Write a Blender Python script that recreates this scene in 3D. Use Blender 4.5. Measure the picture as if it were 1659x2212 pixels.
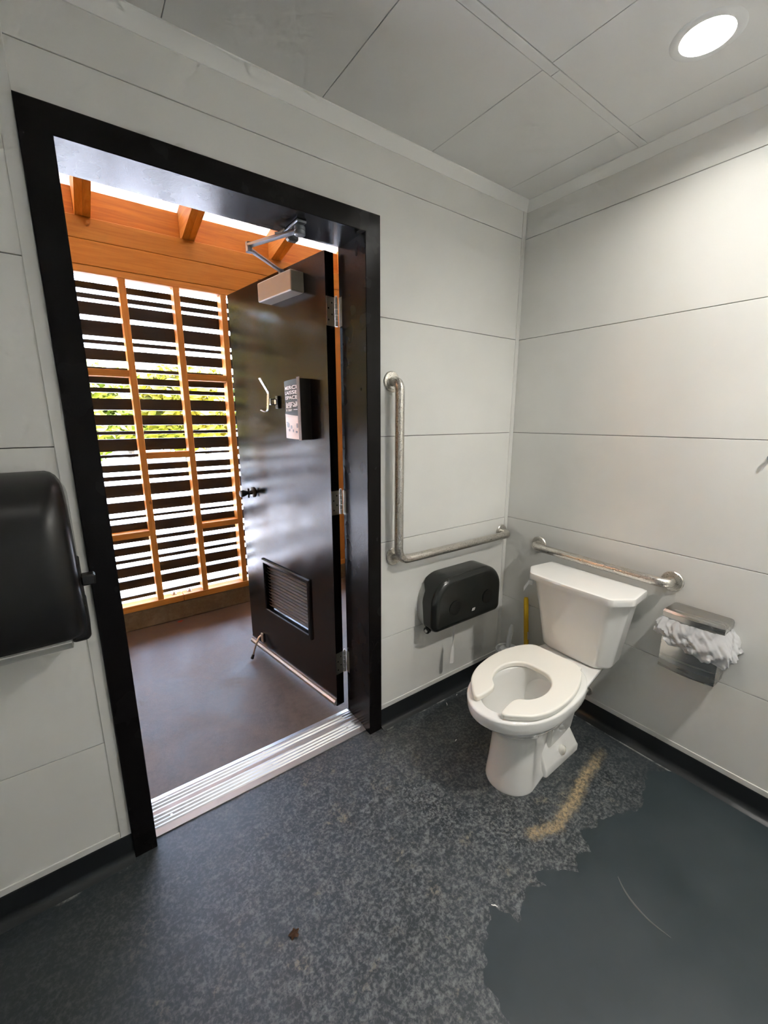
import bpy, bmesh, math, random
from mathutils import Vector, Matrix, noise
from mathutils.geometry import delaunay_2d_cdt
random.seed(7)
scene = bpy.context.scene
for o in list(bpy.data.objects):
    bpy.data.objects.remove(o, do_unlink=True)
COL = scene.collection
R = math.radians

# ------------------------------------------------------------------ camera
F_PX, YAW, PIT, ROL = 907.2243, 0.6301, -0.2189, -0.0011
CAM = Vector((-1.9064, -1.4427, 1.4664))
fwd = Vector((math.sin(YAW) * math.cos(PIT), math.cos(YAW) * math.cos(PIT), math.sin(PIT)))
rt = Vector((math.cos(YAW), -math.sin(YAW), 0))
up = rt.cross(fwd)
r2 = rt * math.cos(ROL) + up * math.sin(ROL)
u2 = -rt * math.sin(ROL) + up * math.cos(ROL)
cd = bpy.data.cameras.new('camera')
cd.sensor_fit = 'HORIZONTAL'
cd.sensor_width = 36.0
cd.lens = F_PX * 36.0 / 1659.0
cd.clip_start = 0.02
cd.clip_end = 300
cam = bpy.data.objects.new('camera', cd)
COL.objects.link(cam)
M = Matrix((r2, u2, -fwd)).transposed().to_4x4()
M.translation = CAM
cam.matrix_world = M
scene.camera = cam

# ------------------------------------------------------------------ world, sun, exposure
w = bpy.data.worlds.new('world')
scene.world = w
w.use_nodes = True
nt = w.node_tree
bg = nt.nodes['Background']
sky = nt.nodes.new('ShaderNodeTexSky')
sky.sky_type = 'NISHITA'
sky.sun_disc = False
sky.sun_elevation = R(52)
sky.sun_rotation = R(105)
sky.air_density = 1.0
sky.dust_density = 2.5
sky.ozone_density = 1.0
hs = nt.nodes.new('ShaderNodeHueSaturation')
hs.inputs['Saturation'].default_value = 0.8
nt.links.new(sky.outputs[0], hs.inputs['Color'])
nt.links.new(hs.outputs[0], bg.inputs[0])
bg.inputs[1].default_value = 2.1
sd = bpy.data.lights.new('sun', 'SUN')
sd.energy = 12.0
sd.angle = R(1.0)
sd.color = (1.0, 0.98, 0.95)
sun = bpy.data.objects.new('sun', sd)
COL.objects.link(sun)
sun.rotation_euler = Vector((0.85, -0.12, 1.0)).to_track_quat('Z', 'Y').to_euler()
sun.location = (8, -3, 12)
LAMP_STRENGTH = 83.0
vs = scene.view_settings
vs.view_transform = 'Standard'
vs.look = 'None'
vs.exposure = 2.5
vs.gamma = 1.0
vs.use_curve_mapping = False
scene.cycles.use_denoising = True
scene.cycles.max_bounces = 7
scene.cycles.diffuse_bounces = 5
scene.cycles.glossy_bounces = 3
scene.cycles.transmission_bounces = 2
scene.cycles.use_adaptive_sampling = True
scene.cycles.adaptive_threshold = 0.08
scene.cycles.adaptive_min_samples = 18
scene.cycles.caustics_reflective = False
scene.cycles.blur_glossy = 0.5
scene.cycles.caustics_refractive = False
scene.cycles.sample_clamp_indirect = 3.0

# ------------------------------------------------------------------ helpers: objects
ORG = {}

def tag(o, label=None, cat=None, group=None, kind=None):
    if label: o['label'] = label
    if cat: o['category'] = cat
    if group: o['group'] = group
    if kind: o['kind'] = kind
    return o

def thing(name, label, cat, loc, group=None, kind=None):
    o = bpy.data.objects.new(name, None)
    o.empty_display_size = 0.05
    COL.objects.link(o)
    o.location = loc
    ORG[o.name] = Vector(loc)
    return tag(o, label, cat, group, kind)

def mesh_from(bm, name, org, mat, smooth=True, ang=35):
    bmesh.ops.recalc_face_normals(bm, faces=bm.faces[:])
    me = bpy.data.meshes.new(name)
    for v in bm.verts:
        v.co -= org
    bm.to_mesh(me)
    bm.free()
    if mat: me.materials.append(mat)
    if smooth:
        me.polygons.foreach_set('use_smooth', [True] * len(me.polygons))
        me.set_sharp_from_angle(angle=R(ang))
    return me

def wn(o):
    m = o.modifiers.new('weighted_normal', 'WEIGHTED_NORMAL')
    m.keep_sharp = True

def part(name, bm, mat, parent, label=None, smooth=True, ang=35, kind=None):
    org = ORG[parent.name]
    o = bpy.data.objects.new(name, mesh_from(bm, name, org, mat, smooth, ang))
    COL.objects.link(o)
    o.parent = parent
    if smooth: wn(o)
    ORG[o.name] = org
    return tag(o, label, None, None, kind)

def solo(name, bm, mat, label=None, cat=None, loc=(0, 0, 0), group=None, kind=None, smooth=True, ang=35):
    org = Vector(loc)
    o = bpy.data.objects.new(name, mesh_from(bm, name, org, mat, smooth, ang))
    COL.objects.link(o)
    o.location = org
    if smooth: wn(o)
    ORG[o.name] = org
    return tag(o, label, cat, group, kind)

def struct(name, bm, mat, label=None, parent=None, smooth=True):
    if parent:
        return part(name, bm, mat, parent, label, smooth)
    return solo(name, bm, mat, label, None, (0, 0, 0), None, 'structure', smooth)

# ------------------------------------------------------------------ helpers: geometry
def B():
    return bmesh.new()

def box(bm, x0, x1, y0, y1, z0, z1, bev=0.0, M=None, seg=1):
    x0, x1 = min(x0, x1), max(x0, x1); y0, y1 = min(y0, y1), max(y0, y1); z0, z1 = min(z0, z1), max(z0, z1)
    g = bmesh.ops.create_cube(bm, size=1.0)
    vs_ = g['verts']
    for v in vs_:
        v.co = Vector(((v.co.x + .5) * (x1 - x0) + x0, (v.co.y + .5) * (y1 - y0) + y0, (v.co.z + .5) * (z1 - z0) + z0))
    out = vs_
    if bev > 0:
        es = list({e for v in vs_ for e in v.link_edges})
        r = bmesh.ops.bevel(bm, geom=es, offset=bev, segments=seg, profile=0.5, affect='EDGES')
        out = list({v for f in r['faces'] for v in f.verts} | {v for v in vs_ if v.is_valid})
    if M is not None:
        for v in out: v.co = M @ v.co
    return bm

def loft(bm, rings, cap0=True, cap1=True, closed=True):
    rows = [[bm.verts.new(p) for p in r] for r in rings]
    n = len(rows[0])
    for a, b in zip(rows, rows[1:]):
        for i in range(n if closed else n - 1):
            j = (i + 1) % n
            try: bm.faces.new((a[i], a[j], b[j], b[i]))
            except ValueError: pass
    if cap0: bm.faces.new(list(reversed(rows[0])))
    if cap1: bm.faces.new(rows[-1])
    return rows

def frame_of(d):
    d = d.normalized()
    a = Vector((0, 0, 1)) if abs(d.z) < .9 else Vector((1, 0, 0))
    x = d.cross(a).normalized()
    return x, d.cross(x).normalized()

def cyl(bm, p0, p1, r0, r1=None, n=20, caps=True):
    p0, p1 = Vector(p0), Vector(p1)
    r1 = r0 if r1 is None else r1
    x, y = frame_of(p1 - p0)
    ring = lambda p, r: [p + (x * math.cos(t) + y * math.sin(t)) * r for t in [2 * math.pi * k / n for k in range(n)]]
    loft(bm, [ring(p0, r0), ring(p1, r1)], caps, caps)

def revolve(bm, p0, d, prof, n=28, cap0=True, cap1=True):
    """prof = [(distance along d, radius)]"""
    p0, d = Vector(p0), Vector(d).normalized()
    x, y = frame_of(d)
    loft(bm, [[p0 + d * h + (x * math.cos(t) + y * math.sin(t)) * max(r, 1e-5) for t in [2 * math.pi * k / n for k in range(n)]] for h, r in prof], cap0, cap1)

def fillet(pts, rads, seg=8):
    pts = [Vector(p) for p in pts]
    out = [pts[0]]
    for i in range(1, len(pts) - 1):
        p, a, b, r = pts[i], pts[i - 1], pts[i + 1], rads[i - 1]
        u, v = (a - p).normalized(), (b - p).normalized()
        ang = u.angle(v)
        t = r / math.tan(ang / 2)
        c = p + (u + v).normalized() * (r / math.sin(ang / 2))
        s, e = p + u * t - c, p + v * t - c
        tot = s.angle(e)
        ax = s.cross(e).normalized()
        for k in range(seg + 1):
            out.append(c + Matrix.Rotation(tot * k / seg, 3, ax) @ s)
    out.append(pts[-1])
    return out

def tube(bm, pts, r, n=16, caps=True):
    pts = [Vector(p) for p in pts]
    rr = r if isinstance(r, (list, tuple)) else [r] * len(pts)
    rings = []
    t0 = (pts[1] - pts[0]).normalized()
    x, y = frame_of(t0)
    for i, p in enumerate(pts):
        t = ((pts[min(i + 1, len(pts) - 1)] - pts[max(i - 1, 0)])).normalized()
        x = (x - t * x.dot(t)).normalized()
        y = t.cross(x)
        rings.append([p + (x * math.cos(a) + y * math.sin(a)) * rr[i] for a in [2 * math.pi * k / n for k in range(n)]])
    loft(bm, rings, caps, caps)

def ccw(pts):
    s = sum(a[0] * b[1] - b[0] * a[1] for a, b in zip(pts, pts[1:] + pts[:1]))
    return pts if s > 0 else list(reversed(pts))

def offset2(pts, d):
    """offset a closed ccw outline outwards by d"""
    n = len(pts); out = []
    for i in range(n):
        p, a, b = Vector(pts[i]), Vector(pts[i - 1]), Vector(pts[(i + 1) % n])
        e1, e2 = (p - a), (b - p)
        n1 = Vector((e1.y, -e1.x)).normalized(); n2 = Vector((e2.y, -e2.x)).normalized()
        m = (n1 + n2)
        if m.length < 1e-6: m = n1
        m.normalize()
        k = d / max(.35, m.dot(n1))
        out.append(tuple(p + m * k))
    return out

def slab(bm, outline, h0, h1, r, to3, seg=4, r0=None):
    """closed outline swept from h0 to h1 with rounded rims; to3(a, b, h) -> Vector"""
    o = ccw([tuple(p) for p in outline])
    s = 1 if h1 > h0 else -1
    r0 = r if r0 is None else r0
    prof = []
    for k in range(seg + 1):
        a = math.pi / 2 * k / seg
        prof.append((-r0 * (1 - math.sin(a)), h0 + s * r0 * (1 - math.cos(a))))
    for k in range(seg + 1):
        a = math.pi / 2 * k / seg
        prof.append((-r * (1 - math.cos(a)), h1 - s * r * (1 - math.sin(a))))
    if r0 <= 0: prof = [(0, h0)] + prof[seg + 1:]
    loft(bm, [[to3(p[0], p[1], h) for p in offset2(o, d)] for d, h in prof])

def rrect(x0, x1, y0, y1, r, seg=6):
    """rounded rectangle; r = one radius or (x0y0, x1y0, x1y1, x0y1)"""
    rs = r if isinstance(r, (list, tuple)) else [r] * 4
    out = []
    for (cx, cy, a0), q in zip(((x0, y0, 180), (x1, y0, 270), (x1, y1, 0), (x0, y1, 90)), rs):
        sx, sy = (1 if cx == x0 else -1), (1 if cy == y0 else -1)
        for k in range(seg + 1):
            a = R(a0 + 90 * k / seg)
            out.append((cx + sx * q + q * math.cos(a), cy + sy * q + q * math.sin(a)))
    return out

def catmull(pts, seg=6, closed=False):
    pts = [Vector(p) for p in pts]; n = len(pts); out = []
    for i in range(n if closed else n - 1):
        g = lambda k: pts[k % n] if closed else pts[max(0, min(n - 1, k))]
        a, b, c, d = g(i - 1), g(i), g(i + 1), g(i + 2)
        for k in range(seg):
            t = k / seg
            out.append(.5 * ((2 * b) + (c - a) * t + (2 * a - 5 * b + 4 * c - d) * t * t + (3 * b - a - 3 * c + d) * t ** 3))
    if not closed: out.append(pts[-1])
    return out

XZ = lambda a, b, h: Vector((a, h, b))      # outline in x-z, swept along y
XY = lambda a, b, h: Vector((a, b, h))
YZ = lambda a, b, h: Vector((h, a, b))

# ------------------------------------------------------------------ helpers: materials
def P(name, color, rough=.5, metal=0.0, spec=.5, coat=0.0, coat_rough=.1):
    m = bpy.data.materials.new(name)
    m.use_nodes = True
    b = m.node_tree.nodes['Principled BSDF']
    b.inputs['Base Color'].default_value = (*color, 1)
    b.inputs['Roughness'].default_value = rough
    b.inputs['Metallic'].default_value = metal
    b.inputs['Specular IOR Level'].default_value = spec
    b.inputs['Coat Weight'].default_value = coat
    b.inputs['Coat Roughness'].default_value = coat_rough
    return m

class NT:
    def __init__(s, m):
        s.t = m.node_tree; s.b = s.t.nodes['Principled BSDF']
    def n(s, ty, **kw):
        x = s.t.nodes.new(ty)
        for k, v in kw.items(): setattr(x, k, v)
        return x
    def l(s, a, b): s.t.links.new(a, b)
    def inp(s, sock, v):
        if hasattr(v, 'is_linked') or isinstance(v, bpy.types.NodeSocket): s.l(v, sock)
        else: sock.default_value = v
    def math(s, op, a, b=0.0, c=0.0, clamp=False):
        x = s.n('ShaderNodeMath', operation=op, use_clamp=clamp)
        for i, v in enumerate((a, b, c)): s.inp(x.inputs[i], v)
        return x.outputs[0]
    def vmath(s, op, a, b=None):
        x = s.n('ShaderNodeVectorMath', operation=op)
        s.inp(x.inputs[0], a)
        if b is not None: s.inp(x.inputs[1], b)
        return x.outputs[1] if op in ('LENGTH', 'DISTANCE', 'DOT_PRODUCT') else x.outputs[0]
    def pos(s): return s.n('ShaderNodeNewGeometry').outputs['Position']
    def obj(s): return s.n('ShaderNodeTexCoord').outputs['Object']
    def mapping(s, v, scale=(1, 1, 1), loc=(0, 0, 0), rot=(0, 0, 0)):
        x = s.n('ShaderNodeMapping'); s.l(v, x.inputs[0])
        x.inputs['Scale'].default_value = scale; x.inputs['Location'].default_value = loc; x.inputs['Rotation'].default_value = rot
        return x.outputs[0]
    def noise(s, v, scale, detail=4, rough=.55, dist=0.0):
        x = s.n('ShaderNodeTexNoise'); s.l(v, x.inputs['Vector'])
        x.inputs['Scale'].default_value = scale; x.inputs['Detail'].default_value = detail
        x.inputs['Roughness'].default_value = rough; x.inputs['Distortion'].default_value = dist
        return x.outputs['Fac']
    def ramp(s, v, a, b, lo=0.0, hi=1.0):
        x = s.n('ShaderNodeMapRange', interpolation_type='SMOOTHSTEP'); s.inp(x.inputs[0], v)
        x.inputs[1].default_value = a; x.inputs[2].default_value = b; x.inputs[3].default_value = lo; x.inputs[4].default_value = hi
        return x.outputs[0]
    def mix(s, f, a, b):
        x = s.n('ShaderNodeMix', data_type='RGBA'); s.inp(x.inputs[0], f)
        for sk, v in ((x.inputs[6], a), (x.inputs[7], b)):
            if isinstance(v, tuple): sk.default_value = (*v, 1)
            else: s.l(v, sk)
        return x.outputs[2]
    def bump(s, h, strength=.2, dist=.002):
        x = s.n('ShaderNodeBump'); s.l(h, x.inputs['Height'])
        x.inputs['Strength'].default_value = strength; x.inputs['Distance'].default_value = dist
        s.l(x.outputs[0], s.b.inputs['Normal'])
    def color(s, c): s.l(c, s.b.inputs['Base Color'])
    def rough(s, c): s.l(c, s.b.inputs['Roughness'])

# wall and ceiling panels: satin light grey plastic
def panel_mat(name, col):
    m = P(name, col, .42, spec=.4)
    t = NT(m); p = t.pos()
    t.bump(t.noise(p, 420, 2), .05, .0006)
    n = t.noise(p, 2.2, 3)
    t.color(t.mix(t.ramp(n, .3, .7), tuple(c * .965 for c in col), tuple(min(1, c * 1.03) for c in col)))
    return m
M_PANEL = panel_mat('panel_grey', (.74, .735, .705))
M_CEIL = panel_mat('ceiling_panel_grey', (.72, .72, .71))
M_TRIM = P('trim_grey', (.69, .685, .655), .4)
M_COVE = P('cove_white', (.82, .82, .80), .4)
M_GAP = P('seam_backing', (.10, .10, .10), .8)

def black_paint(name, spec, bump, ra, rb):
    m = P(name, (.006, .005, .005), .22, spec=spec)
    t = NT(m); p = t.pos()
    n = t.math('ADD', t.noise(p, 190, 3, .6), t.math('MULTIPLY', t.noise(p, 60, 2), .6))
    t.bump(n, bump, .0012)
    t.rough(t.ramp(t.noise(p, 6, 3), .3, .75, ra, rb))
    return m
M_BLACK = black_paint('black_gloss_paint', .32, .12, .15, .24)
M_FRAME = black_paint('black_frame_paint', .12, .18, .22, .30)
M_BLACKM = P('black_matte_edge', (.006, .006, .006), .6)

def floor_mat():
    m = P('worn_floor_coating', (.05, .06, .07), .4)
    t = NT(m); p = t.pos()
    fine = t.noise(p, 85, 5, .72, .3)
    mid = t.noise(p, 24, 3, .65, .4)
    big = t.noise(p, 2.4, 3, .5)
    # walkway between door and the room: worn the most
    d = t.vmath('LENGTH', t.mapping(p, (1 / 1.05, 1 / .95, 0), (1.12 / 1.05, .66 / .95, 0)))
    walk = t.ramp(t.math('ADD', d, t.math('MULTIPLY', big, .7)), .55, 1.75, 1.0, 0.0)
    mott = t.math('MULTIPLY', t.ramp(t.math('ADD', t.math('MULTIPLY', fine, .7), t.math('MULTIPLY', mid, .3)), .425, .66), t.math('ADD', t.math('MULTIPLY', walk, .95), .03))
    c = t.mix(t.ramp(big, .3, .7), (.022, .028, .033), (.034, .042, .048))
    c = t.mix(mott, c, (.185, .190, .190))
    tan = t.math('MULTIPLY', t.ramp(t.noise(p, 9, 6, .7), .56, .70), t.math('MULTIPLY', mott, .8))
    c = t.mix(tan, c, (.27, .21, .115))
    # sandy streak beside the toilet
    pts = [(-.168, -.719), (-.364, -.746), (-.501, -.78), (-.656, -.798), (-.75, -.765)]
    wob = t.math('MULTIPLY', t.math('SUBTRACT', t.noise(p, 26, 5, .7), .5), .06)
    best = None
    for (ax, ay), (bx, by) in zip(pts, pts[1:]):
        L2 = (bx - ax) ** 2 + (by - ay) ** 2
        q = t.vmath('SUBTRACT', t.vmath('MULTIPLY', p, (1, 1, 0)), (ax, ay, 0))
        h = t.math('DIVIDE', t.vmath('DOT_PRODUCT', q, (bx - ax, by - ay, 0)), L2, clamp=True)
        x = t.n('ShaderNodeVectorMath', operation='SCALE'); x.inputs[0].default_value = (bx - ax, by - ay, 0); t.l(h, x.inputs[3])
        dd = t.vmath('DISTANCE', q, x.outputs[0])
        best = dd if best is None else t.math('MINIMUM', best, dd)
    st = t.ramp(t.math('ADD', best, wob), .004, .034, 1.0, 0.0)
    st = t.math('MULTIPLY', st, t.ramp(t.noise(p, 70, 6, .75), .40, .60, .25, .95))
    sx = t.n('ShaderNodeSeparateXYZ'); t.l(p, sx.inputs[0])
    st = t.math('MULTIPLY', st, t.ramp(sx.outputs[0], -.14, -.34, .25, 1.0))
    c = t.mix(st, c, (.36, .27, .15))
    # pale scuffs along the foot of the walls
    door_gap = t.math('MULTIPLY', t.math('GREATER_THAN', sx.outputs[0], -1.935), t.math('LESS_THAN', sx.outputs[0], -.865))
    ew = t.math('MINIMUM', t.math('ADD', t.math('ABSOLUTE', t.math('ADD', sx.outputs[1], .036)), door_gap), t.math('ABSOLUTE', t.math('ADD', sx.outputs[0], .036)))
    sc = t.math('MULTIPLY', t.ramp(ew, .002, .010, 1, 0), t.ramp(t.noise(p, 7, 5, .7), .47, .60))
    c = t.mix(t.math('MULTIPLY', sc, .75), c, (.45, .44, .42))
    t.color(c)
    t.rough(t.math('ADD', t.math('MULTIPLY', mott, .16), t.ramp(big, .3, .7, .34, .46)))
    t.bump(t.math('ADD', t.math('MULTIPLY', fine, .5), t.noise(p, 120, 3)), .18, .0015)
    return m
M_FLOOR = floor_mat()

def coat_mat():
    m = P('smooth_floor_coating', (.040, .052, .060), .33)
    t = NT(m); p = t.pos()
    t.color(t.mix(t.ramp(t.noise(p, 3, 4), .35, .7), (.024, .034, .039), (.034, .044, .050)))
    t.bump(t.noise(p, 180, 3), .10, .001)
    t.rough(t.ramp(t.noise(p, 5, 4), .3, .7, .28, .40))
    return m
M_COAT = coat_mat()
M_BASE = P('dark_cove_base', (.012, .014, .016), .38)

def wood_mat(name, axis, light=(.68, .310, .058), dark=(.55, .215, .032), knots=True):
    m = P(name, light, .55, spec=.35)
    t = NT(m); p = t.pos()
    sc = [16, 16, 16]; sc[axis] = 1.1
    info = t.n('ShaderNodeObjectInfo').outputs['Random']
    off = t.n('ShaderNodeCombineXYZ'); 
    for i in range(3): t.l(t.math('MULTIPLY', info, 7.0 + 3 * i), off.inputs[i])
    q = t.vmath('ADD', t.mapping(p, tuple(sc)), off.outputs[0])
    g = t.noise(q, 2.0, 6, .6, 1.2)
    c = t.mix(t.ramp(g, .3, .72), dark, light)
    if knots:
        ks = [4.5, 4.5, 4.5]; ks[axis] = 2.6
        v = t.n('ShaderNodeTexVoronoi'); t.l(t.vmath('ADD', t.mapping(p, tuple(ks)), off.outputs[0]), v.inputs['Vector']); v.inputs['Scale'].default_value = 1.3
        k = t.ramp(v.outputs['Distance'], .035, .075, 1, 0)
        c = t.mix(t.math('MULTIPLY', k, .7), c, (.16, .05, .012))
    br = t.math('MULTIPLY_ADD', info, .22, .89)
    x = t.n('ShaderNodeVectorMath', operation='SCALE'); t.l(c, x.inputs[0]); t.l(br, x.inputs[3])
    t.color(x.outputs[0])
    t.bump(g, .12, .002)
    return m
M_WX = wood_mat('pine_along_x', 0)
M_WY = wood_mat('pine_along_y', 1, (.84, .43, .10), (.70, .30, .05))  # rafter pine lightened in colour to make up for the shade it stands in
M_WZ = wood_mat('pine_along_z', 2)
M_BEAM = wood_mat('pine_beam', 0, (.68, .292, .038), (.57, .215, .023))
M_BLOCK = wood_mat('pine_blocking', 0, (.55, .205, .020), (.41, .130, .012))
M_SLAT = wood_mat('dark_stained_slat', 0, (.030, .019, .010), (.016, .010, .006), False)

def concrete_mat(name, a, b, rough=.55):
    m = P(name, a, rough, spec=.3)
    t = NT(m); p = t.pos()
    n = t.math('ADD', t.math('MULTIPLY', t.noise(p, 3.2, 7, .68, .6), .6), t.math('MULTIPLY', t.noise(p, 30, 6, .7), .4))
    c = t.mix(t.ramp(n, .36, .64), a, b)
    t.color(c)
    t.bump(t.noise(p, 90, 5, .7), .25, .003)
    t.rough(t.ramp(n, .35, .65, rough - .12, rough + .1))
    return m
M_CONC = concrete_mat('sealed_concrete', (.058, .042, .031), (.110, .082, .062), .5)
M_KERB = concrete_mat('kerb_concrete', (.13, .090, .045), (.22, .165, .095), .8)
M_GROUND = concrete_mat('pale_gravel', (.68, .72, .79), (.76, .80, .88), .9)

def steel_mat(name, col=(.60, .575, .53), rough=.30, axis=None):
    m = P(name, col, rough, 1.0)
    t = NT(m); p = t.pos()
    if axis is not None:
        sc = [60, 60, 60]; sc[axis] = 1.5
        n = t.noise(t.mapping(p, tuple(sc)), 1.0, 2)
        t.rough(t.ramp(n, .3, .7, rough - .02, rough + .03))
    else:
        n = t.noise(p, 260, 3, .7)
        t.rough(t.ramp(n, .3, .7, rough - .06, rough + .10)); t.bump(n, .05, .0004)
    return m
M_STEEL = steel_mat('satin_stainless')
M_BRUSH = steel_mat('brushed_stainless', (.50, .49, .47), .26, 1)
M_HINGE = steel_mat('hinge_steel', (.52, .49, .42), .38)
M_ALU = steel_mat('mill_aluminium', (.46, .46, .46), .45, 0)
M_ZINC = P('grey_closer_paint', (.30, .32, .35), .40, .55)
M_CLOSER = P('beige_closer_cover', (.34, .29, .22), .36, .2)
M_CHINA = P('white_vitreous_china', (.80, .795, .77), .10, spec=.55, coat=.5, coat_rough=.04)
M_SEAT = P('white_seat_plastic', (.84, .82, .755), .24, spec=.5)
M_WATER = P('bowl_water', (.62, .62, .58), .03, spec=.6)
M_BPLAST = P('black_smoke_plastic', (.012, .013, .012), .24, spec=.5)
M_BSATIN = P('black_satin_plastic', (.010, .009, .009), .36, spec=.5)
M_BWIN = P('black_window_plastic', (.004, .004, .004), .35)
M_GPLAST = P('grey_plastic', (.42, .42, .40), .38)
M_WPLAST = P('white_plastic', (.74, .75, .75), .35)
M_YELLOW = P('yellow_handle', (.78, .48, .012), .45)
M_PAPER = P('white_paper', (.80, .79, .77), .9)
M_RUBBER = P('black_rubber', (.01, .01, .01), .7)
M_PRINTB = P('print_black', (.010, .008, .006), .6, spec=.2)
M_PRINTP = P('print_pink_beige', (.50, .38, .33), .45)
M_PRINTW = P('print_white', (.85, .80, .78), .5)
M_PRINTD = P('print_dark', (.05, .035, .045), .5)
M_SIGNED = P('sign_edge_grey', (.16, .145, .145), .5)
M_LEAF = P('dry_leaf_brown', (.12, .055, .022), .8)
M_LEAFR = P('dry_leaf_red', (.30, .035, .02), .8)
M_DOORDIRT = P('scratched_vent_grey', (.075, .070, .064), .45)

def roof_mat():
    m = bpy.data.materials.new('white_translucent_roof_sheet'); m.use_nodes = True
    t = m.node_tree; b = t.nodes['Principled BSDF']
    b.inputs['Base Color'].default_value = (.38, .335, .31, 1); b.inputs['Roughness'].default_value = .4
    tr = t.nodes.new('ShaderNodeBsdfTranslucent'); tr.inputs[0].default_value = (.80, .74, .68, 1)
    mx = t.nodes.new('ShaderNodeMixShader'); mx.inputs[0].default_value = .008
    t.links.new(b.outputs[0], mx.inputs[1]); t.links.new(tr.outputs[0], mx.inputs[2])
    t.links.new(mx.outputs[0], t.nodes['Material Output'].inputs['Surface'])
    return m
M_ROOF = roof_mat()

def bag_mat():
    m = bpy.data.materials.new('white_bag_film'); m.use_nodes = True
    t = m.node_tree; b = t.nodes['Principled BSDF']
    b.inputs['Base Color'].default_value = (.90, .90, .91, 1); b.inputs['Roughness'].default_value = .28
    tr = t.nodes.new('ShaderNodeBsdfTranslucent'); tr.inputs[0].default_value = (.8, .8, .8, 1)
    mx = t.nodes.new('ShaderNodeMixShader'); mx.inputs[0].default_value = .22
    t.links.new(b.outputs[0], mx.inputs[1]); t.links.new(tr.outputs[0], mx.inputs[2])
    t.links.new(mx.outputs[0], t.nodes['Material Output'].inputs['Surface'])
    return m
M_BAG = bag_mat()

def leaves_mat(name, a, b_):
    m = bpy.data.materials.new(name); m.use_nodes = True
    t = NT(m); p = t.pos()
    c = t.mix(t.ramp(t.noise(p, 1.6, 4), .35, .65), a, b_)
    t.color(c); t.b.inputs['Roughness'].default_value = .6
    tr = t.n('ShaderNodeBsdfTranslucent'); t.l(c, tr.inputs[0])
    mx = t.n('ShaderNodeMixShader'); mx.inputs[0].default_value = .5
    t.l(t.b.outputs[0], mx.inputs[1]); t.l(tr.outputs[0], mx.inputs[2])
    t.l(mx.outputs[0], t.t.nodes['Material Output'].inputs['Surface'])
    return m
M_LV = [leaves_mat('leaves_yellow_green', (.13, .135, .004), (.19, .145, .004)), leaves_mat('leaves_green', (.065, .100, .004), (.13, .135, .005))]
M_CLAD = P('dark_cladding', (.03, .028, .026), .6)
M_BARK = P('bark', (.09, .07, .05), .9)

def lamp_mat(k):
    m = bpy.data.materials.new('lamp_diffuser'); m.use_nodes = True
    t = m.node_tree; t.nodes.remove(t.nodes['Principled BSDF'])
    e = t.nodes.new('ShaderNodeEmission'); e.inputs[0].default_value = (1.0, .97, .90, 1); e.inputs[1].default_value = LAMP_STRENGTH * k
    t.links.new(e.outputs[0], t.nodes['Material Output'].inputs['Surface'])
    return m
M_LAMP, M_LAMP_B, M_LAMP_FILL = lamp_mat(.44), lamp_mat(.05), lamp_mat(2.25)

# ================================================================== THE ROOM
XL, YB, H = -2.53, -2.20, 2.4675            # left wall, back wall, ceiling
DXL, DXR, FW, DH, FP = -1.851, -.9479, .0677, 2.134, .015
SEAM = [2.3165, 1.8565, 1.3931, .9311, .4655]
BBZ = .0927
WT = .19                                    # door wall outer face
YO = .205                                   # door frame outer edge

bm = B(); box(bm, XL - .15, .15, YB - .15, WT - .0, -.20, 0)
floor = struct('floor', bm, M_FLOOR, 'worn dark grey coated floor of the washroom', smooth=False)
# newer smooth coat with a ragged edge
edge = [(.0, -.978), (-.11, -.887), (-.321, -.949), (-.389, -.924), (-.417, -.908), (-.505, -.874), (-.524, -.887), (-.604, -.857), (-.621, -.898), (-.643, -.926), (-.70, -.904), (-.74, -.934), (-.815, -.872), (-.871, -.849), (-.862, -.894), (-.919, -.866), (-.959, -.886), (-1.018, -.904), (-1.037, -.859), (-1.056, -.83), (-1.114, -.862), (-1.173, -.912), (-1.215, -.941), (-1.208, -.98), (-1.215, -1.022), (-1.247, -1.06), (-1.20, -1.25), (-1.28, -1.6), (-1.15, -1.9), (-1.2, -2.16)]
rag = []
for (a, b) in zip(edge, edge[1:]):
    a, b = Vector(a), Vector(b); L = (b - a).length; n = max(2, int(L / .008))
    nn = Vector((-(b - a).y, (b - a).x)).normalized()
    for k in range(n):
        p = a.lerp(b, k / n)
        s = noise.noise(Vector((p.x * 30, p.y * 30, 3.1))) * .013 + noise.noise(Vector((p.x * 95, p.y * 95, 1.7))) * .007
        rag.append(tuple(p + nn * s))
rag += [(-1.2, YB + .03), (-.03, YB + .03), (-.03, -1.0)]
rag[0] = (-.03, -.97)
bm = B()
cv, ce, cf, *_ = delaunay_2d_cdt([Vector(p) for p in rag], [], [list(range(len(rag)))], 1, 1e-5)
nv = [bm.verts.new((p.x, p.y, .0012)) for p in cv]
for q in cf:
    try: bm.faces.new([nv[k] for k in q])
    except ValueError: pass
struct('smooth_coating', bm, M_COAT, 'smooth newer floor coating with a ragged edge', floor, smooth=False)
# lifted seam in the newer coat
bm = B()
pts = catmull([Vector((-.650, -1.018, .0015)), Vector((-.672, -1.045, .0015)), Vector((-.692, -1.085, .0015)), Vector((-.702, -1.135, .0015)), Vector((-.697, -1.19, .0015))], 5)
tube(bm, pts, [.0008 + .0022 * math.sin(math.pi * i / (len(pts) - 1)) for i in range(len(pts))], 6)
struct('coating_ridge', bm, P('scuffed_ridge', (.13, .13, .125), .5), 'scuffed ridge in the coating', floor)

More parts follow.
